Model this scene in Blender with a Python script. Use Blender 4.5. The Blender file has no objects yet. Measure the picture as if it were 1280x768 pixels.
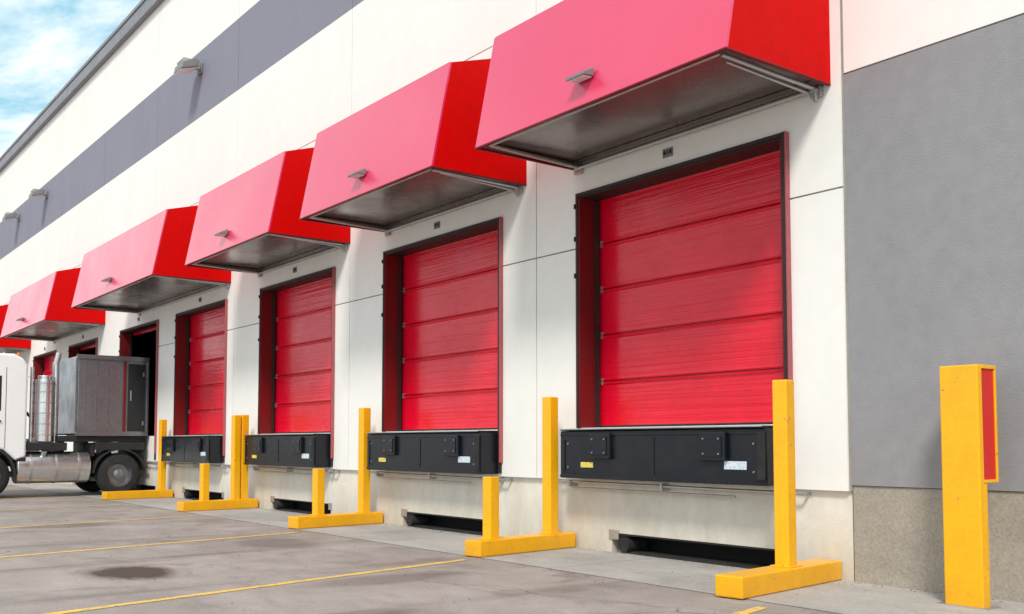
import bpy, bmesh, math, random
from mathutils import Vector, Matrix
random.seed(4)
S=bpy.context.scene
S.view_settings.view_transform='Standard'; S.view_settings.look='None'; S.view_settings.exposure=0
R=math.radians
# ---------------------------------------------------------------- materials
def new_mat(name):
    m=bpy.data.materials.new(name); m.use_nodes=True
    nt=m.node_tree; return m,nt,nt.nodes['Principled BSDF'],nt.nodes,nt.links
def noise(N,L,co,scale,detail=5,rough=.6,mscale=(1,1,1),dist=0):
    mp=N.new('ShaderNodeMapping'); mp.inputs['Scale'].default_value=mscale
    L.new(co,mp.inputs['Vector'])
    n=N.new('ShaderNodeTexNoise'); n.inputs['Scale'].default_value=scale
    n.inputs['Detail'].default_value=detail; n.inputs['Roughness'].default_value=rough
    n.inputs['Distortion'].default_value=dist
    L.new(mp.outputs[0],n.inputs['Vector']); return n.outputs['Fac']
def ramp(N,L,src,p0,p1,c0=(0,0,0,1),c1=(1,1,1,1)):
    r=N.new('ShaderNodeValToRGB'); e=r.color_ramp.elements
    e[0].position=p0; e[1].position=p1; e[0].color=c0; e[1].color=c1
    L.new(src,r.inputs[0]); return r.outputs[0]
def mix(N,L,fac,a,b,mode='MIX'):
    m=N.new('ShaderNodeMix'); m.data_type='RGBA'; m.blend_type=mode
    for s,v in ((0,fac),(6,a),(7,b)):
        if isinstance(v,(int,float)): m.inputs[s].default_value=v
        elif isinstance(v,tuple): m.inputs[s].default_value=v if len(v)==4 else (*v,1)
        else: L.new(v,m.inputs[s])
    return m.outputs[2]
def mapr(N,L,src,a,b,c=0,d=1):
    m=N.new('ShaderNodeMapRange')
    for i,v in enumerate((a,b,c,d)): m.inputs[i+1].default_value=v
    L.new(src,m.inputs[0]); return m.outputs[0]
def paint(name,col,rough=.5,metal=0,dirt=.15,dirtcol=(.1,.08,.06),scale=3,bump=.1,bscale=60,coat=0,streak=False,basez=None,spec=.5,wear=0,vary=.06,bm_scale=(1,1,1),wearcol=(.16,.13,.10),basemax=1.0,bdist=.01,coatr=.2):
    m,nt,P,N,L=new_mat(name)
    g=N.new('ShaderNodeNewGeometry'); co=g.outputs['Position']
    n1=noise(N,L,co,scale,4,.62,(1,1,.25) if streak else (1,1,1))
    c=mix(N,L,ramp(N,L,n1,.45,.8,(0,0,0,1),(dirt,)*3+(1,)),col,dirtcol)
    if vary:
        n2=noise(N,L,co,scale*7,3,.6)
        v=mapr(N,L,n2,.3,.7,1-vary,1+vary)
        hv=N.new('ShaderNodeCombineColor'); [L.new(v,hv.inputs[i]) for i in range(3)]
        c=mix(N,L,1.0,c,hv.outputs[0],'MULTIPLY')
    if wear:
        n3=noise(N,L,co,14,6,.75)
        c=mix(N,L,ramp(N,L,n3,.66-wear*.1,.70-wear*.1),c,wearcol)
    if basez:
        sx=N.new('ShaderNodeSeparateXYZ'); L.new(co,sx.inputs[0])
        hz=mapr(N,L,sx.outputs[2],0,basez,basemax,0)
        n4=noise(N,L,co,5,5,.7,(1,1,.3))
        mm=N.new('ShaderNodeMath'); mm.operation='MULTIPLY'; L.new(hz,mm.inputs[0]); L.new(n4,mm.inputs[1])
        c=mix(N,L,mm.outputs[0],c,dirtcol)
    L.new(c,P.inputs['Base Color'])
    L.new(mapr(N,L,n1,.3,.7,max(.03,rough-.08),min(1,rough+.1)),P.inputs['Roughness'])
    P.inputs['Metallic'].default_value=metal
    P.inputs['Specular IOR Level'].default_value=spec
    P.inputs['Coat Weight'].default_value=coat
    P.inputs['Coat Roughness'].default_value=coatr
    if bump:
        b=N.new('ShaderNodeBump'); b.inputs['Strength'].default_value=bump; b.inputs['Distance'].default_value=bdist
        L.new(noise(N,L,co,bscale,3,.6,bm_scale),b.inputs['Height']); L.new(b.outputs[0],P.inputs['Normal'])
        if coat: L.new(b.outputs[0],P.inputs['Coat Normal'])
    return m
def concrete(name,base,dark,stain=.5,cracks=False,spots=(),tyres=()):
    m,nt,P,N,L=new_mat(name)
    g=N.new('ShaderNodeNewGeometry'); co=g.outputs['Position']
    n1=noise(N,L,co,.35,5,.65); n2=noise(N,L,co,2.2,6,.7,(1,.45,1),.6); n3=noise(N,L,co,45,3,.7); n5=noise(N,L,co,150,1,.6)
    c=mix(N,L,ramp(N,L,n1,.35,.65),dark,base)
    c=mix(N,L,ramp(N,L,n2,.48,.75,(0,0,0,1),(stain,)*3+(1,)),c,tuple(x*.45 for x in dark))
    c=mix(N,L,ramp(N,L,n2,.25,.42,(.35,.35,.35,1),(0,0,0,1)),c,tuple(x*1.5 for x in base))
    v=mapr(N,L,n3,.3,.7,.80,1.18)
    hv=N.new('ShaderNodeCombineColor'); [L.new(v,hv.inputs[i]) for i in range(3)]
    c=mix(N,L,1.0,c,hv.outputs[0],'MULTIPLY')
    c=mix(N,L,ramp(N,L,n5,.60,.68,(0,0,0,1),(.35,.35,.35,1)),c,(.50,.47,.44))
    if cracks:
        dn=N.new('ShaderNodeTexNoise'); dn.inputs['Scale'].default_value=1.3; dn.inputs['Detail'].default_value=5
        L.new(co,dn.inputs['Vector'])
        ad=mix(N,L,.55,co,dn.outputs['Color'],'ADD')
        vo=N.new('ShaderNodeTexVoronoi'); vo.feature='DISTANCE_TO_EDGE'; vo.inputs['Scale'].default_value=.28
        L.new(ad,vo.inputs['Vector'])
        cr=ramp(N,L,vo.outputs['Distance'],.0,.004,(1,1,1,1),(0,0,0,1))
        gate=ramp(N,L,noise(N,L,co,.5,2),.50,.60,(0,0,0,1),(.8,.8,.8,1))
        mm=N.new('ShaderNodeMath'); mm.operation='MULTIPLY'; L.new(cr,mm.inputs[0]); L.new(gate,mm.inputs[1])
        c=mix(N,L,mm.outputs[0],c,(.09,.08,.07))
    if tyres:
        sx=N.new('ShaderNodeSeparateXYZ'); L.new(co,sx.inputs[0])
        md=N.new('ShaderNodeMath'); md.operation='PINGPONG'
        sub=N.new('ShaderNodeMath'); sub.operation='MULTIPLY_ADD'; L.new(sx.outputs[0],sub.inputs[0]); sub.inputs[1].default_value=-.13; L.new(sx.outputs[1],sub.inputs[2])
        L.new(sub.outputs[0],md.inputs[0]); md.inputs[1].default_value=1.18
        tk=ramp(N,L,md.outputs[0],.0,.34,(1,1,1,1),(0,0,0,1))
        n6=noise(N,L,co,1.1,4,.6,(.3,2.2,1))
        tm=N.new('ShaderNodeMath'); tm.operation='MULTIPLY'; L.new(tk,tm.inputs[0]); L.new(ramp(N,L,n6,.42,.66,(0,0,0,1),(.6,.6,.6,1)),tm.inputs[1])
        c=mix(N,L,tm.outputs[0],c,(.10,.08,.07))
        n7=noise(N,L,co,.8,6,.7,(1.0,1.6,1),1.2)
        c=mix(N,L,ramp(N,L,n7,.54,.66,(0,0,0,1),(.5,.5,.5,1)),c,(.135,.105,.09))
    for (cx,cy,rx,ry,st) in spots:
        mp=N.new('ShaderNodeMapping'); mp.vector_type='TEXTURE'
        mp.inputs['Location'].default_value=(cx,cy,0); mp.inputs['Scale'].default_value=(rx,ry,1)
        L.new(co,mp.inputs['Vector'])
        ln=N.new('ShaderNodeVectorMath'); ln.operation='LENGTH'; L.new(mp.outputs[0],ln.inputs[0])
        ad2=N.new('ShaderNodeMath'); ad2.operation='MULTIPLY_ADD'; L.new(n2,ad2.inputs[0]); ad2.inputs[1].default_value=1.3; L.new(ln.outputs['Value'],ad2.inputs[2])
        mk=ramp(N,L,mapr(N,L,ad2.outputs[0],1.3,1.75),0,1,(st,st,st,1),(0,0,0,1))
        c=mix(N,L,mk,c,(.055,.033,.023))
    L.new(c,P.inputs['Base Color'])
    L.new(mapr(N,L,n2,.3,.75,.85,.55),P.inputs['Roughness'])
    P.inputs['Specular IOR Level'].default_value=.4
    b=N.new('ShaderNodeBump'); b.inputs['Strength'].default_value=.35; b.inputs['Distance'].default_value=.006
    L.new(n3,b.inputs['Height']); L.new(b.outputs[0],P.inputs['Normal'])
    return m
M={}
M['white']=paint('white_wall_paint',(.81,.80,.77),.8,dirt=.16,dirtcol=(.58,.54,.47),scale=.6,bump=.12,bscale=90,streak=True,vary=.02)
M['cream']=paint('cream_foundation_paint',(.72,.68,.60),.8,dirt=.4,dirtcol=(.34,.29,.22),scale=1.5,bump=.3,bscale=70,streak=True,basez=.6,vary=.05)
M['stripe']=paint('grey_stripe_paint',(.225,.23,.285),.75,dirt=.15,dirtcol=(.18,.18,.21),scale=.8,bump=.12,bscale=90,streak=True,vary=.02,spec=.3)
M['greywall']=paint('grey_wall_paint',(.275,.275,.292),.75,dirt=.30,dirtcol=(.21,.21,.225),scale=.9,bump=.4,bscale=70,vary=.05,spec=.3)
M['basecon']=concrete('bare_concrete_base',(.38,.345,.29),(.30,.27,.23),.3)
M['cap']=paint('roof_cap_metal',(.20,.21,.24),.5,dirt=.1,bump=0)
M['joint']=paint('joint_sealant',(.30,.285,.255),.9,dirt=.3,bump=0)
M['door']=paint('red_door_steel',(.72,.002,.024),.24,dirt=.40,dirtcol=(.46,.001,.010),scale=1.3,bump=.55,bscale=1.3,coat=.18,bm_scale=(1,.35,20),vary=.05,spec=.4,bdist=.014,coatr=.12)
M['doorseam']=paint('door_seam_rubber',(.12,.003,.006),.6,dirt=.2,bump=0)
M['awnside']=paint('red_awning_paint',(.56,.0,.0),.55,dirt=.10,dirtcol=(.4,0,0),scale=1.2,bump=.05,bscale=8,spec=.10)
M['awnfront']=paint('sky_sheen_awning_paint',(.66,.026,.105),.34,dirt=.18,dirtcol=(.66,.10,.22),scale=.7,bump=.06,bscale=2.2,coat=.75,vary=.02)  # red fronts tinted pink: the sky's sheen is painted into the base colour
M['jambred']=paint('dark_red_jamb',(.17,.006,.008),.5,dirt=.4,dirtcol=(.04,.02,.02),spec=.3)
M['pinkedge']=paint('faded_red_edge',(.36,.08,.09),.5,dirt=.3)
M['frame']=paint('dark_steel_frame',(.035,.022,.022),.5,metal=.2,dirt=.3,spec=.3)
M['steel']=paint('galvanised_steel',(.50,.50,.50),.38,metal=.8,dirt=.4,dirtcol=(.2,.17,.14),scale=2)
M['under']=paint('awning_underside_metal',(.29,.255,.245),.26,metal=.85,dirt=.6,dirtcol=(.14,.10,.09),scale=1.1,bump=.10,bscale=3)
M['black']=paint('black_leveler_steel',(.006,.008,.013),.32,dirt=.3,dirtcol=(.03,.026,.026),scale=3,bump=.12,bscale=25,spec=.35)
M['rubber']=paint('black_rubber',(.02,.02,.02),.85,dirt=.5,dirtcol=(.08,.075,.07),scale=4,bump=.4,bscale=40,spec=.3)
M['yellow']=paint('yellow_safety_paint',(.88,.43,.002),.34,dirt=.25,dirtcol=(.50,.22,.01),scale=4,bump=.15,bscale=25,basez=.25,wear=.3,coat=.15,basemax=.7,spec=.4)
M['redpaint']=paint('red_bracket_paint',(.62,.015,.012),.5,dirt=.3)
M['yline']=paint('worn_yellow_marking',(.76,.47,.07),.8,dirt=.6,dirtcol=(.36,.30,.2),scale=4,bump=.3,wear=1.15,wearcol=(.28,.25,.23))
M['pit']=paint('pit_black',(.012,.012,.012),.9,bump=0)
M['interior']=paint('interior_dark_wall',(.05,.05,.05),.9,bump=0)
M['ground']=concrete('yard_asphalt',(.35,.308,.283),(.245,.212,.194),.5,True,
    [(-4.95,10.15,.46,.66,.97),(-6.0,13.6,.45,.65,.8),(-3.2,8.2,.9,.35,.4),(-4.0,16.5,.8,.5,.5),(-2.6,12.0,.5,.8,.4),(-4.4,6.6,.6,.25,.4),(-6.4,20,1,.6,.5)],True)
M['apron']=concrete('apron_concrete',(.43,.405,.38),(.33,.31,.29),.45)
M['stain']=concrete('dark_joint_filler',(.10,.085,.075),(.075,.065,.06),.6)
M['sticker_w']=paint('white_blue_label',(.65,.72,.78),.5,dirt=.9,dirtcol=(.1,.25,.5),scale=30,bump=0)
M['sticker_y']=paint('yellow_label',(.75,.62,.10),.5,dirt=.9,dirtcol=(.3,.2,.05),scale=30,bump=0)
M['lens']=paint('lamp_glass',(.80,.80,.78),.15,dirt=0,bump=0)
M['lamp']=paint('lamp_housing',(.22,.22,.225),.5,metal=.3,dirt=.1,bump=0)
M['cabwhite']=paint('white_truck_paint',(.78,.79,.80),.3,dirt=.08,scale=2,bump=0,coat=.6,vary=0)
M['boxgrey']=paint('grey_box_aluminium',(.25,.26,.28),.30,metal=.75,dirt=.6,dirtcol=(.08,.08,.085),scale=1.4,bump=.12,bscale=3)
M['chrome']=paint('polished_metal',(.72,.72,.73),.20,metal=.9,dirt=.35,dirtcol=(.3,.3,.3),scale=3,bump=.04)
M['glass']=paint('dark_window_glass',(.02,.025,.03),.06,dirt=0,bump=0)
M['plastic']=paint('black_plastic_trim',(.02,.02,.022),.6,dirt=.3,dirtcol=(.06,.055,.05),spec=.3)
M['orange']=paint('amber_lens',(.8,.25,.02),.3,dirt=0,bump=0)
# ---------------------------------------------------------------- helpers
COL=S.collection
def grp(name,loc=(0,0,0),rz=0):
    e=bpy.data.objects.new(name,None); e.location=loc; e.rotation_euler=(0,0,rz); e.empty_display_size=.3
    COL.objects.link(e); return e
def fin(name,bm,mats,parent,bevel=0,smooth=False,seg=2):
    me=bpy.data.meshes.new(name); bmesh.ops.recalc_face_normals(bm,faces=bm.faces); bm.to_mesh(me); bm.free()
    for k in (mats if isinstance(mats,(list,tuple)) else [mats]): me.materials.append(M[k])
    if smooth:
        for p in me.polygons: p.use_smooth=True
        try: me.set_sharp_from_angle(angle=R(35))
        except Exception: pass
    o=bpy.data.objects.new(name,me); COL.objects.link(o)
    if parent: o.parent=parent
    if bevel:
        b=o.modifiers.new('bevel','BEVEL'); b.width=bevel; b.segments=seg; b.limit_method='ANGLE'
    return o
def addbox(bm,a,b,mi=0):
    vs=[bm.verts.new((x,y,z)) for x in (a[0],b[0]) for y in (a[1],b[1]) for z in (a[2],b[2])]
    for f in ((0,1,3,2),(4,6,7,5),(0,4,5,1),(2,3,7,6),(0,2,6,4),(1,5,7,3)):
        fc=bm.faces.new([vs[i] for i in f]); fc.material_index=mi
def box(name,a,b,mat,parent=None,bevel=0):
    bm=bmesh.new(); addbox(bm,a,b); return fin(name,bm,mat,parent,bevel)
def boxes(name,lst,mat,parent=None,bevel=0):
    bm=bmesh.new()
    for t in lst: addbox(bm,t[0],t[1],t[2] if len(t)>2 else 0)
    return fin(name,bm,mat,parent,bevel)
def addcyl(bm,p1,p2,r,seg=20,r2=None,mi=0):
    p1=Vector(p1);p2=Vector(p2);d=p2-p1
    mt=Matrix.Translation((p1+p2)/2)@d.to_track_quat('Z','Y').to_matrix().to_4x4()
    bmesh.ops.create_cone(bm,cap_ends=True,segments=seg,radius1=r,radius2=r if r2 is None else r2,depth=d.length,matrix=mt)
def cyls(name,lst,mat,parent=None,seg=20,bevel=0):
    bm=bmesh.new()
    for t in lst: addcyl(bm,*t,seg=seg)
    return fin(name,bm,mat,parent,bevel,True)
def prism(name,prof,y0,y1,mat,parent=None,bevel=0,mids=None):
    bm=bmesh.new(); a=[bm.verts.new((x,y0,z)) for x,z in prof]; b=[bm.verts.new((x,y1,z)) for x,z in prof]
    n=len(prof)
    for i in range(n):
        j=(i+1)%n; f=bm.faces.new((a[i],a[j],b[j],b[i]))
        if mids and i in mids: f.material_index=1
    bm.faces.new(a); bm.faces.new(b[::-1])
    return fin(name,bm,mat,parent,bevel)
def lathe(name,prof,mat,parent,loc,seg=40):   # profile (r,y) around Y axis
    bm=bmesh.new(); rings=[]
    for r,y in prof:
        rings.append([bm.verts.new((loc[0]+r*math.cos(2*math.pi*k/seg),loc[1]+y,loc[2]+r*math.sin(2*math.pi*k/seg))) for k in range(seg)])
    for i in range(len(rings)-1):
        for k in range(seg):
            bm.faces.new((rings[i][k],rings[i][(k+1)%seg],rings[i+1][(k+1)%seg],rings[i+1][k]))
    return fin(name,bm,mat,parent,0,True)
# ---------------------------------------------------------------- ground
def sheet(name,pts,z,mat):
    bm=bmesh.new(); bm.faces.new([bm.verts.new((x,y,z)) for x,y in pts]); return fin(name,bm,mat,None)
sheet('ground',[(-400,-400),(400,-400),(400,400),(-400,400)],0,'ground')
bm=bmesh.new(); y=-20.0
while y<80:
    e=y+4.65; addbox(bm,(-1.52,y+.01,-.02),(.06,e-.01,.006)); y=e
fin('apron_pavement',bm,'apron',None)
box('apron_joint_pavement',(-1.53,-20,-.02),(.055,80,.003),'stain')
for y in (1.0,5.05,9.05,13.25,17.35,21.5,25.7,30,34.3,38.6,43):
    pts=[]; n=24; w=.055
    for i in range(n+1):
        u=i/n; x=-1.75-u*9.5; yy=y+(x+1.75)*.235
        pts.append((x,yy,w*random.uniform(.8,1.1)))
    sheet('parking_line',[(x,yy+w_) for x,yy,w_ in pts]+[(x,yy-w_) for x,yy,w_ in pts[::-1]],.004,'yline')
bm=bmesh.new()
for k in range(900):
    if k<600: px=.04-abs(random.gauss(0,.10))-.01; py=random.uniform(3,28)
    else: px=random.uniform(-5.5,-.2); py=random.uniform(4.5,22)
    s=random.uniform(.003,.011)
    vs=[bm.verts.new((px+s*random.uniform(.6,1.3)*math.cos(a),py+s*random.uniform(.6,1.3)*math.sin(a),.007)) for a in (0,1.5,3.1,4.6)]
    t=bm.verts.new((px,py,.007+s*.8))
    for q in range(4): bm.faces.new((vs[q],vs[(q+1)%4],t))
fin('gravel_grit',bm,'stain',None)
# ---------------------------------------------------------------- building
C=[7.65,12.30,17.10,21.95,26.35,31.7,36.5,41.3,46.1]
HW=1.52; ZB=1.44; ZT=4.26
YJ=[5.47,10.0,15.0,20.0,25.2,29.85,34.7,39.6,44.4,49.2,54,59,64,69]
Yend=74.0; g=.009
bld=grp('warehouse_building')
ZL=[.82,ZB,3.62,ZT,6.7,8.65,10.2,12.32]; ZJ=(3.62,6.7)
ys=sorted(set(YJ+[c-HW for c in C]+[c+HW for c in C]+[Yend]))
bm=bmesh.new()
for i in range(len(ys)-1):
    y0,y1=ys[i],ys[i+1]; mid=(y0+y1)/2
    inop=any(abs(mid-c)<HW for c in C)
    a=y0+(g if y0 in YJ else 0); b=y1-(g if y1 in YJ else 0)
    for k in range(len(ZL)-1):
        z0,z1=ZL[k],ZL[k+1]
        if inop and z0>=ZB and z1<=ZT: continue
        za=z0+(g if z0 in ZJ else 0); zb=z1-(g if z1 in ZJ else 0)
        addbox(bm,(0,a,za),(.30 if not inop else .25,b,zb),1 if abs(z0-8.65)<.01 else 0)
fin('wall_panels',bm,['white','stripe'],bld)
bm=bmesh.new()
yj=[-20,-14,-8,-1.6,5.455]
for i in range(len(yj)-1):
    a,b=yj[i]+g,yj[i+1]-g
    addbox(bm,(.015,a,.875),(.3,b,4.67),2)
    addbox(bm,(.012,a,4.685),(.3,b,6.693),0)
    addbox(bm,(.012,a,6.707),(.3,b,8.65),0)
    addbox(bm,(.012,a,8.65),(.3,b,10.2),1)
    addbox(bm,(.012,a,10.2),(.3,b,12.32),0)
    addbox(bm,(.03,a,0),(.3,b,.868),3)
fin('grey_bay_wall',bm,['white','stripe','greywall','basecon'],bld)
lst=[((.02,y-.02,.82),(.26,y+.02,12.3)) for y in YJ if not any(abs(y-c)<HW for c in C)]
lst+=[((.02,y-.02,4.27),(.24,y+.02,12.3)) for y in YJ if any(abs(y-c)<HW for c in C)]
lst+=[((.018,5.5,6.68),(.24,Yend,6.72))]
e=[5.5]+[v for c in C for v in (c-HW-.01,c+HW+.01)]+[Yend]
for i in range(0,len(e),2): lst.append(((.019,e[i]+.02,3.6),(.24,e[i+1]-.02,3.64)))
lst+=[((.035,-20,4.66),(.25,5.44,4.70)),((.036,-20,6.68),(.25,5.44,6.72)),((.05,-20,.85),(.25,5.44,.89))]
lst+=[((.04,y-.03,.01),(.25,y+.03,12.3)) for y in yj[:-1]]
boxes('joint_sealant',lst,'joint',bld)
bm=bmesh.new(); yc=5.47
for c in C:
    a,b=c-1.40,c+1.02
    addbox(bm,(.05,yc,0),(.5,a,.818)); addbox(bm,(.05,a,.225),(.5,b,.818)); yc=b
addbox(bm,(.05,yc,0),(.5,Yend,.818))
fin('foundation',bm,'cream',bld)
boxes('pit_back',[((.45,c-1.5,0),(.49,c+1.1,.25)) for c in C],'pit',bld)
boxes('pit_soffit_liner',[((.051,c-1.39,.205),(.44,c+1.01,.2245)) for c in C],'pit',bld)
box('roof_cap',(-.14,-20.1,12.32),(.45,Yend+.1,12.72),'cap',bld,.02)
box('roof_cap_lip',(-.17,-20.13,12.66),(.0,Yend+.13,12.76),'cap',bld,.01)
box('roof_slab',(.45,-20,12.2),(40,Yend,12.5),'cap',bld)
box('back_wall',(39.7,-20,0),(40,Yend,12.2),'white',bld)
box('end_wall_near',(.31,-20,0),(39.7,-19.7,12.2),'white',bld)
box('end_wall_far',(.31,Yend-.3,0),(39.7,Yend,12.2),'white',bld)
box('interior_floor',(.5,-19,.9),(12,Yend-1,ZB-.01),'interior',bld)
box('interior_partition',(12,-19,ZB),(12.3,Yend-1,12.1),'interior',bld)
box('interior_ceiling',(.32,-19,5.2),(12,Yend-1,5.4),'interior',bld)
for c in C:
    p=[((-.045,c-1.72,.78),(-.045,c+1.9,.80),.016),((-.045,c-1.72,.78),(.05,c-1.72,.78),.016),((-.045,c+1.9,.80),(.05,c+1.9,.80),.016)]
    p+=[((-.045,c+1.6,.73),(-.045,c-.9,.72),.009)]
    cyls('dock_conduit',p,'steel',bld,10)
    boxes('conduit_clips',[((-.07,c+d,.74),(.052,c+d+.03,.82)) for d in (-1.55,1.62,.1)],'steel',bld)
# ---------------------------------------------------------------- doors
for i,c in enumerate(C):
    d=grp('loading_dock_door',(0,c,0)); opened=i in (4,5)
    z0=ZB+.01; n=5; sh=(ZT-z0)/n; prof=[]; seam=[]
    if opened: z0=ZT-.10; prof=[(.30,z0),(.30,z0+.09)]
    else:
      for k in range(n):
        a=z0+k*sh
        prof+=[(.330,a),(.302,a+.004),(.297,a+.02),(.300,a+.045)]
        for m in (.36,.40,.66,.70):
            prof.append((.300 if m in (.36,.70) else .2985,a+sh*m))
        prof+=[(.300,a+sh-.055),(.290,a+sh-.045),(.284,a+sh-.028),(.292,a+sh-.016)]
        seam.append(len(prof)); prof+=[(.330,a+sh-.014)]
    prof=[(.36,prof[0][1])]+prof+[(.36,prof[-1][1])]
    prism('sectional_panel',prof,-HW+.03,HW-.03,['door','doorseam'],d,0,seam)
    if not opened:
        boxes('panel_hinges',[((.272,HW-.10,z0+k*sh-.05),(.296,HW-.08,z0+k*sh+.03)) for k in range(1,n)],'steel',d)
        box('bottom_rubber_seal',(.282,-HW+.03,ZB),(.31,HW-.03,ZB+.03),'rubber',d)
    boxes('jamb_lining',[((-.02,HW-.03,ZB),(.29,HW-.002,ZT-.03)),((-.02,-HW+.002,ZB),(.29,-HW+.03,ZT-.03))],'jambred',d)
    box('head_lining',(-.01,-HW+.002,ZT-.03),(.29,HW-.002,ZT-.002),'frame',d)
    boxes('steel_frame',[((-.035,HW-.006,ZB),(-.001,HW+.030,ZT+.03)),((-.035,-HW-.045,.86),(-.001,-HW+.006,ZT+.03)),
        ((-.033,-HW+.006,ZT-.012),(-.001,HW-.006,ZT+.028))],'frame',d,.004)
    box('frame_edge_strip',(-.055,-HW-.07,1.0),(-.001,-HW-.048,ZT+.02),'pinkedge',d,.004)
    box('inner_track',(.22,HW-.075,ZB),(.26,HW-.032,ZT-.04),'frame',d)
    boxes('hinge_brackets',[((-.05,HW+.02,z),(-.034,HW+.045,z+.06)) for z in (4.1,3.7,3.25)],'frame',d,.004)
    boxes('door_number_plate',[((-.012,-.05,4.40),(-.001,.10,4.50))],'lamp',d,.003)
    boxes('plate_markings',[((-.016,-.035,4.43),(-.0125,-.005,4.475)),((-.016,.015,4.43),(-.0125,.03,4.475)),((-.016,.05,4.43),(-.0125,.085,4.475))],'plastic',d)
# ---------------------------------------------------------------- levelers
for i,c in enumerate(C):
    if i in (4,5): continue
    d=grp('dock_leveler',(0,c,0)); x0=-.30
    box('leveler_body',(x0,-1.50,.85),(-.001,1.53,1.40),'black',d,.012)
    box('lip_plate',(x0-.025,-1.47,1.402),(.27,1.50,1.425),'black',d,.004)
    box('lip_edge_steel',(x0-.032,-1.47,1.414),(x0-.0255,1.50,1.4245),'steel',d)
    boxes('face_ribs',[((x0-.012,-1.49,1.345),(x0-.001,1.52,1.36)),((x0-.014,-1.49,.86),(x0-.001,1.52,.89)),
        ((x0-.012,-1.46,.93),(x0-.001,-1.42,1.30)),((x0-.012,1.44,.93),(x0-.001,1.48,1.30)),((x0-.008,-.02,.92),(x0-.001,-.008,1.32))],'black',d,.003)
    boxes('hinge_lugs',[((x0-.05,y-.17,1.08),(x0-.001,y+.17,1.37)) for y in (-.86,.80)],'black',d,.012)
    boxes('lug_plates',[((x0-.060,y-.13,1.12),(x0-.0505,y+.13,1.33)) for y in (-.86,.80)],'black',d,.006)
    cyls('bolts',[((x0-.070,y+dy,z),(x0-.055,y+dy,z),.010) for y in (-.86,.80) for dy in (-.1,.1) for z in (1.15,1.30)]+
         [((x0-.014,y,z),(x0,y,z),.011) for y in (-1.35,1.38) for z in (.98,1.25)],'lamp',d,8)
    box('end_bumper',(x0-.035,-1.50,.90),(x0-.013,-1.40,1.36),'rubber',d,.01)
    box('warning_label',(x0-.004,-1.26,1.0),(x0-.001,-.98,1.08),'sticker_w',d)
    box('caution_label',(x0-.004,.95,.98),(x0-.001,1.16,1.04),'sticker_y',d)
    cyls('pit_bumper',[((.02,.80,.10),(.30,.80,.10),.085)],'rubber',d,20)
    boxes('pit_angle_plates',[((.035,-1.44,.12),(.049,-1.33,.24)),((.035,.9,.15),(.049,1.06,.26))],'steel',d,.003)
    box('pit_lip',(.03,-1.3,.0),(.30,.70,.03),'rubber',d)
# ---------------------------------------------------------------- awnings
def awning(y0,y1,P=1.47,light=True):
    a=grp('dock_awning',(0,y0,0)); W=y1-y0; zb=4.62; zf=5.97; zt=6.34; Pt=P-.27
    t=.03
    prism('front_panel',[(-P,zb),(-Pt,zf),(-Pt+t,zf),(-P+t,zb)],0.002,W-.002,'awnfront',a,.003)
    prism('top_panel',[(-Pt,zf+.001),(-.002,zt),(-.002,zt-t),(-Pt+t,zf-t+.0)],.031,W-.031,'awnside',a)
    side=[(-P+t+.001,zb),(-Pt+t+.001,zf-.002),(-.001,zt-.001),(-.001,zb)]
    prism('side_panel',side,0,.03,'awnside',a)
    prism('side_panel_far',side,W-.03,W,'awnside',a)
    box('underside_panel',(-P+t+.01,.032,zb+.07),(-.003,W-.032,zb+.085),'under',a)
    boxes('rim_frame',[((-P+.035,.035,zb+.005),(-P+.085,W-.035,zb+.06)),((-.06,.035,zb+.004),(-.003,W-.035,zb+.066)),
        ((-P+.09,.035,zb+.006),(-.065,.075,zb+.06)),((-P+.09,W-.075,zb+.006),(-.065,W-.035,zb+.06))],'under',a,.004)
    boxes('edge_trim',[((-P-.006,-.004,zb-.018),(-P+.03,W+.004,zb-.001)),((-P+.031,-.004,zb-.017),(-.002,.03,zb-.001)),((-P+.031,W-.03,zb-.017),(-.002,W+.004,zb-.001))],'jambred',a,.003)
    tubes=[((-P+.10,.14,zb+.0),(-.01,.14,zb-.02),.022),((-P+.3,.26,zb+.02),(-.01,.20,zb-.05),.016),
           ((-.045,.1,zb-.03),(-.045,W-.1,zb-.03),.024),((-P+.09,W-.14,zb+.02),(-.01,W-.14,zb-.02),.022),
           ((-P+.12,.12,zb+.02),(-P+.12,W-.12,zb+.02),.016),
           ((-.045,.14,zb-.03),(-.045,.14,zb-.14),.02)]
    cyls('support_tubes',tubes,'steel',a,12)
    boxes('wall_brackets',[((-.05,.08,zb-.10),(-.002,.2,zb+.0)),((-.05,W-.2,zb-.10),(-.002,W-.08,zb+.0))],'steel',a,.004)
    if light:
        u=.22; x=-P+.27*u; z=zb+1.35*u; yy=W*.5
        box('lamp_base',(x-.03,yy-.06,z-.03),(x+.02,yy+.06,z+.05),'lamp',a,.008)
        prism('lamp_head',[(x-.15,z-.04),(x-.15,z-.01),(x-.02,z+.055),(x-.02,z-.035)],yy-.13,yy+.13,'lamp',a,.006)
        prism('lamp_lens',[(x-.145,z-.052),(x-.145,z-.042),(x-.03,z-.037),(x-.03,z-.047)],yy-.11,yy+.11,'lens',a,.002)
        box('lamp_bezel',(x-.162,yy-.135,z-.045),(x-.149,yy+.135,z-.012),'lamp',a,.004)
awning(5.58,9.28)
awning(10.2,13.85,1.47)
awning(15.0,18.8)
awning(20.2,26.4,1.64)
awning(29.4,35.3,1.6)
awning(38.6,44.2,1.6)
awning(47,52.6,1.6,False)
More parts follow.
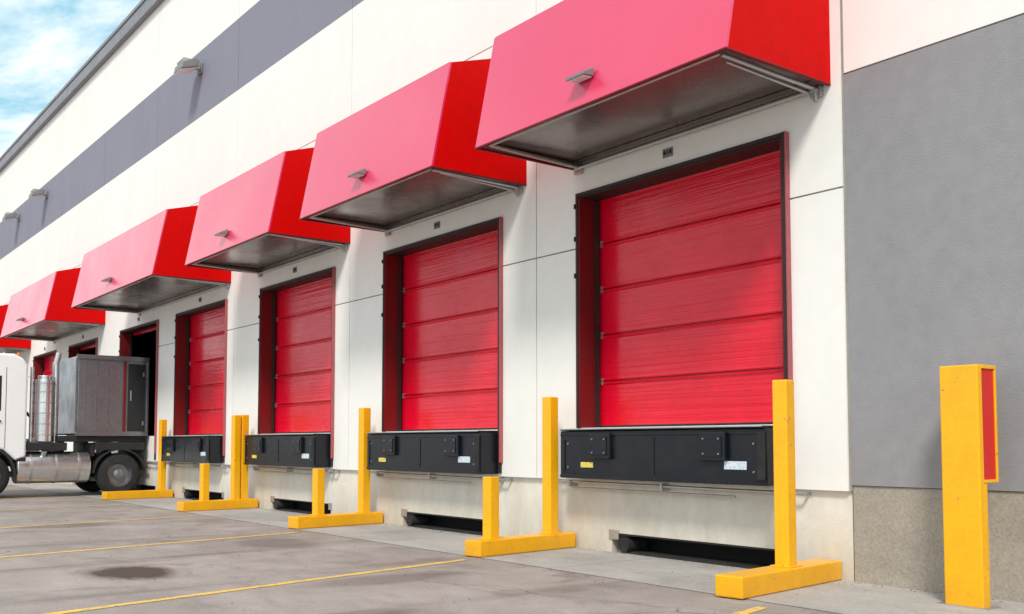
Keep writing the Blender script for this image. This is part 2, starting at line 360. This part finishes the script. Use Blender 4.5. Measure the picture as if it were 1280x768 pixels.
# ---------------------------------------------------------------- barrier stands
def stand(y,tall,small=None,double=False,x=-1.56,ln=1.56):
    s=grp('safety_barrier_post',(x,y,0),R(7.5))
    box('foot_beam',(0,-.13,.008),(ln,.13,.185),'yellow',s,.012)
    def post(x,h,w=.07,n='upright_post',yo=0):
        box(n,(x-w,yo-w,.186),(x+w,yo+w,h),'yellow',s,.010)
        box(n+'_base_plate',(x-w-.03,yo-min(w+.03,.12),.1855),(x+w+.03,yo+min(w+.03,.12),.196),'yellow',s,.003)
    post(tall,1.81)
    if double: post(tall-.17,1.80,.068,'second_upright_post')
    if small is not None: post(small,.88,.068,'short_post')
stand(5.50,.90,None,False,-1.62,1.66)
stand(9.20,1.26,.28,False,-1.55,1.57)
stand(13.80,1.28,.44,False,-1.54,1.56)
stand(18.60,1.29,.48,True,-1.54,1.55)
stand(23.45,1.34)
b=grp('safety_bollard',(-.50,3.98,0))
box('post',(0,0,.0),(.07,.31,1.86),'yellow',b,.010)
box('post_stiffener',(.071,.005,.0),(.12,.305,.949),'yellow',b,.006)
boxes('guard_hood',[((.071,0.0,1.83),(.285,.31,1.86)),((.262,.0,.95),(.285,.31,1.829)),((.071,.0,.95),(.261,.31,.975))],'yellow',b,.004)
box('red_guard_lining',(.071,.012,.976),(.2615,.298,1.829),'redpaint',b)
box('foot_plate',(-.05,-.05,.0),(.17,.36,.012),'steel',b,.003)
# ---------------------------------------------------------------- wall floodlights
def flood(y,z=9.75):
    f=grp('wall_floodlight',(0,y,z))
    box('wall_plate',(-.05,-.12,-.12),(-.001,.12,.12),'lamp',f,.01)
    cyls('arm',[((-.04,0,0),(-.22,0,.0),.035)],'steel',f,12)
    prism('head',[(-.55,-.16),(-.52,.0),(-.20,.17),(-.12,.10),(-.16,-.04)],-.24,.24,'lamp',f,.02)
    prism('lens',[(-.545,-.178),(-.54,-.165),(-.17,-.045),(-.17,-.06)],-.21,.21,'lens',f)
    boxes('cooling_fins',[((-.48,-.2+k*.08,.03),(-.28,-.19+k*.08,.12)) for k in range(6)],'steel',f)
for y in (22.2,36.8,41.2,56): flood(y)
# ---------------------------------------------------------------- truck
T=grp('truck',(0,26.55,0)); H=1.25
def wheel(x,y,s):
    prof=[(.30,0),(.40,0),(.46,.01),(.505,.05),(.515,.10),(.515,.22),(.505,.27),(.46,.31),(.30,.31)]
    lathe('tyre',[(r,s*yy) for r,yy in prof],'rubber',T,(x,y,.515))
    lathe('rim',[(.305,s*.03),(.29,s*.08),(.24,s*.13),(.13,s*.13),(.12,s*.05),(.06,s*.02),(.001,s*.02)],'boxgrey',T,(x,y,.515))
for sx in (-3.62,-.70):
    wheel(sx,-H+.02,1); wheel(sx,H-.02,-1)
boxes('chassis_rails',[((-4.6,-.45,.72),(-.15,-.35,.98)),((-4.6,.35,.72),(-.15,.45,.98)),((-2.6,-.34,.75),(-2.5,.34,.95)),((-.3,-.34,.75),(-.2,.34,.95))],'plastic',T,.01)
cyls('axles',[((-3.62,-1.1,.515),(-3.62,1.1,.515),.07),((-.7,-1.1,.515),(-.7,1.1,.515),.10)],'plastic',T,14)
bx=-1.72
box('box_body',(bx,-H,1.47),(-.06,H,3.35),'boxgrey',T,.03)
boxes('box_ribs',[((bx+.16+k*.26,-H-.015,1.55),(bx+.175+k*.26,-H-.001,3.27)) for k in range(0,3)],'boxgrey',T,.004)
boxes('box_frame',[((bx-.03,-H-.03,3.28),(-.05,-H-.002,3.38)),((bx-.03,-H-.03,1.44),(-.05,-H-.002,1.54)),((-.10,-H-.028,1.541),(-.05,-H-.002,3.279)),((bx-.05,-H-.028,1.541),(bx-.005,-H-.002,3.279))],'boxgrey',T,.006)
boxes('door_edge_post',[((-.66,-H-.03,1.55),(-.60,-H-.003,3.27))],'jambred',T,.004)
boxes('side_door',[((-.55,-H-.015,1.56),(-.14,-H-.002,3.2))],'plastic',T,.006)
boxes('side_door_hardware',[((-.50,-H-.03,2.3),(-.47,-H-.0155,2.55)),((-.2,-H-.03,1.7),(-.17,-H-.0155,1.8)),((-.2,-H-.03,2.9),(-.17,-H-.0155,3.0))],'steel',T)
box('deck',(-2.1,-1.2,1.30),(-.14,1.2,1.44),'plastic',T,.01)
boxes('body_mounts',[((-1.9+k*.55,-.5,.985),(-1.8+k*.55,.5,1.299)) for k in range(4)],'plastic',T)
mg=[(-.70+.64*math.cos(R(a)),.50+.64*math.sin(R(a))) for a in range(175,4,-15)]; mg+=[(-.70+.60*math.cos(R(a)),.50+.60*math.sin(R(a))) for a in range(10,176,15)]
prism('rear_mudguard',mg,-H-.02,-H+.42,'plastic',T); prism('rear_mudguard_far',mg,H-.42,H,'plastic',T)
box('mudguard_skirt',(-1.28,-H-.01,1.1),(-.12,-H+.06,1.29),'plastic',T,.01)
cyls('fuel_tank',[((-2.98,-.90,.70),(-1.36,-.90,.70),.37)],'chrome',T,40,.03)
cyls('tank_straps',[((x,-.90,.70),(x+.05,-.90,.70),.378) for x in (-2.7,-2.15,-1.65)],'steel',T,40)
cyls('filler_cap',[((-2.4,-1.12,1.0),(-2.4,-1.18,1.07),.06)],'steel',T,14)
boxes('side_steps',[((-1.34,-1.15,.95),(-1.26,-.5,1.28))],'plastic',T,.01)
box('battery_box',(-2.85,-1.2,1.09),(-1.9,-.6,1.28),'plastic',T,.02)
cyls('air_cleaner',[((-2.38,-1.0,1.3),(-2.38,-1.0,2.75),.21),((-2.38,-1.0,2.75),(-2.38,-1.0,2.85),.16)],'chrome',T,28,.012)
cyls('air_cleaner_bands',[((-2.38,-1.0,z),(-2.38,-1.0,z+.03),.218) for z in (1.45,1.7,1.95,2.2,2.45,2.65)],'steel',T,28)
cyls('exhaust_stack',[((-2.10,-.82,1.2),(-2.10,-.82,3.15),.07),((-2.10,-.82,3.15),(-2.05,-.86,3.42),.065),((-2.64,-.9,1.3),(-2.64,-.9,3.05),.045)],'chrome',T,18)
cyls('air_hoses',[((-2.66,-.5,2.0),(-2.2,-.3,1.6),.02),((-2.66,-.3,2.0),(-2.2,-.1,1.6),.02)],'plastic',T,8)
cw=-3.62
cab=[(-2.80,.95),(-2.80,3.05),(-2.9,3.22),(-3.1,3.32),(-4.3,3.30),(-4.6,3.12),(-4.95,2.1),(-5.02,1.5),(-5.02,.62),(cw-.72,.55),(cw-.62,.82),(cw-.35,1.10),(cw,1.20),(cw+.35,1.10),(cw+.6,.86)]
prism('cab_shell',cab,-H,H,'cabwhite',T,.05)
prism('side_window',[(-3.40,2.05),(-3.40,2.75),(-4.40,2.75),(-4.66,2.05)],-H-.006,-H+.05,'glass',T,.004)
prism('side_window_trim',[(-3.35,2.0),(-3.35,2.80),(-4.43,2.80),(-4.73,2.0)],-H-.003,-H+.05,'plastic',T)
prism('side_window_far',[(-3.40,2.05),(-3.40,2.75),(-4.40,2.75),(-4.66,2.05)],H-.05,H+.006,'glass',T)
prism('windscreen',[(-4.66,3.0),(-4.97,2.1),(-4.93,2.08),(-4.62,2.98)],-1.1,1.1,'glass',T)
boxes('door_seams',[((-3.26,-H-.003,1.15),(-3.248,-H+.02,3.0)),((-4.60,-H-.003,.95),(-4.588,-H+.02,2.0))],'plastic',T)
box('door_handle',(-3.50,-H-.04,1.75),(-3.35,-H-.001,1.79),'plastic',T,.006)
box('lower_skirt',(-3.0,-H+.01,.60),(-2.80,-H+.5,.94),'plastic',T,.01)
arch=[(cw+.62*math.cos(R(a)),.52+.68*math.sin(R(a))) for a in range(180,-1,-12)]+[(cw+.57*math.cos(R(a)),.52+.62*math.sin(R(a))) for a in range(0,181,12)]
prism('wheel_arch_trim',arch,-H-.03,-H+.25,'plastic',T)
box('bumper',(-5.14,-H,.40),(-4.9,H,.85),'cabwhite',T,.04)
boxes('headlights',[((-5.16,-1.1,.55),(-5.13,-.75,.75)),((-5.16,.75,.55),(-5.13,1.1,.75))],'lens',T,.01)
boxes('grille',[((-5.05,-.7,.95+k*.12),(-5.015,.7,1.0+k*.12)) for k in range(6)],'plastic',T,.006)
box('mirror',(-4.85,-H-.28,2.1),(-4.72,-H-.06,2.75),'plastic',T,.03)
cyls('mirror_arm',[((-4.75,-H-.15,2.75),(-4.5,-H+.02,2.9),.018)],'plastic',T,8)
cyls('marker_lamps',[((-3.0-.3*k,-1.15,3.30),(-3.0-.3*k,-1.15,3.35),.03) for k in range(3)],'orange',T,10)
# ---------------------------------------------------------------- camera
cam=bpy.data.cameras.new('camera'); co=bpy.data.objects.new('camera',cam); COL.objects.link(co)
co.location=(-8,0,1.25); co.rotation_euler=(R(93.4),0,R(-37.26)); cam.sensor_width=36; cam.lens=35.5
cam.shift_y=.075; cam.clip_end=1500; S.camera=co
# ---------------------------------------------------------------- light
az=(-.62,-.60); el=R(46)
h=Vector((az[0],az[1],0)).normalized()*math.cos(el); sd=Vector((h.x,h.y,math.sin(el)))
sl=bpy.data.lights.new('sun','SUN'); sl.energy=3.1; sl.angle=R(11); sl.color=(1,.95,.87)
so=bpy.data.objects.new('sun',sl); COL.objects.link(so); so.rotation_euler=sd.to_track_quat('Z','Y').to_euler()
w=bpy.data.worlds.new('World'); S.world=w; w.use_nodes=True; N=w.node_tree.nodes; L=w.node_tree.links
bg=N['Background']; bg.inputs[1].default_value=.145
sk=N.new('ShaderNodeTexSky'); sk.sky_type='NISHITA'; sk.sun_disc=False; sk.sun_elevation=el; sk.sun_rotation=math.atan2(sd.x,sd.y)
tc=N.new('ShaderNodeTexCoord')
cf=noise(N,L,tc.outputs['Generated'],3.6,8,.60,(1,1,2.2),.3)
mk=ramp(N,L,cf,.40,.54,(.0,.0,.0,1),(1,1,1,1))
blue=mix(N,L,.65,sk.outputs[0],(3.1,6.2,7.2,1))
c=mix(N,L,mk,blue,(8.9,8.8,8.7,1))
L.new(c,bg.inputs[0])
print('done')
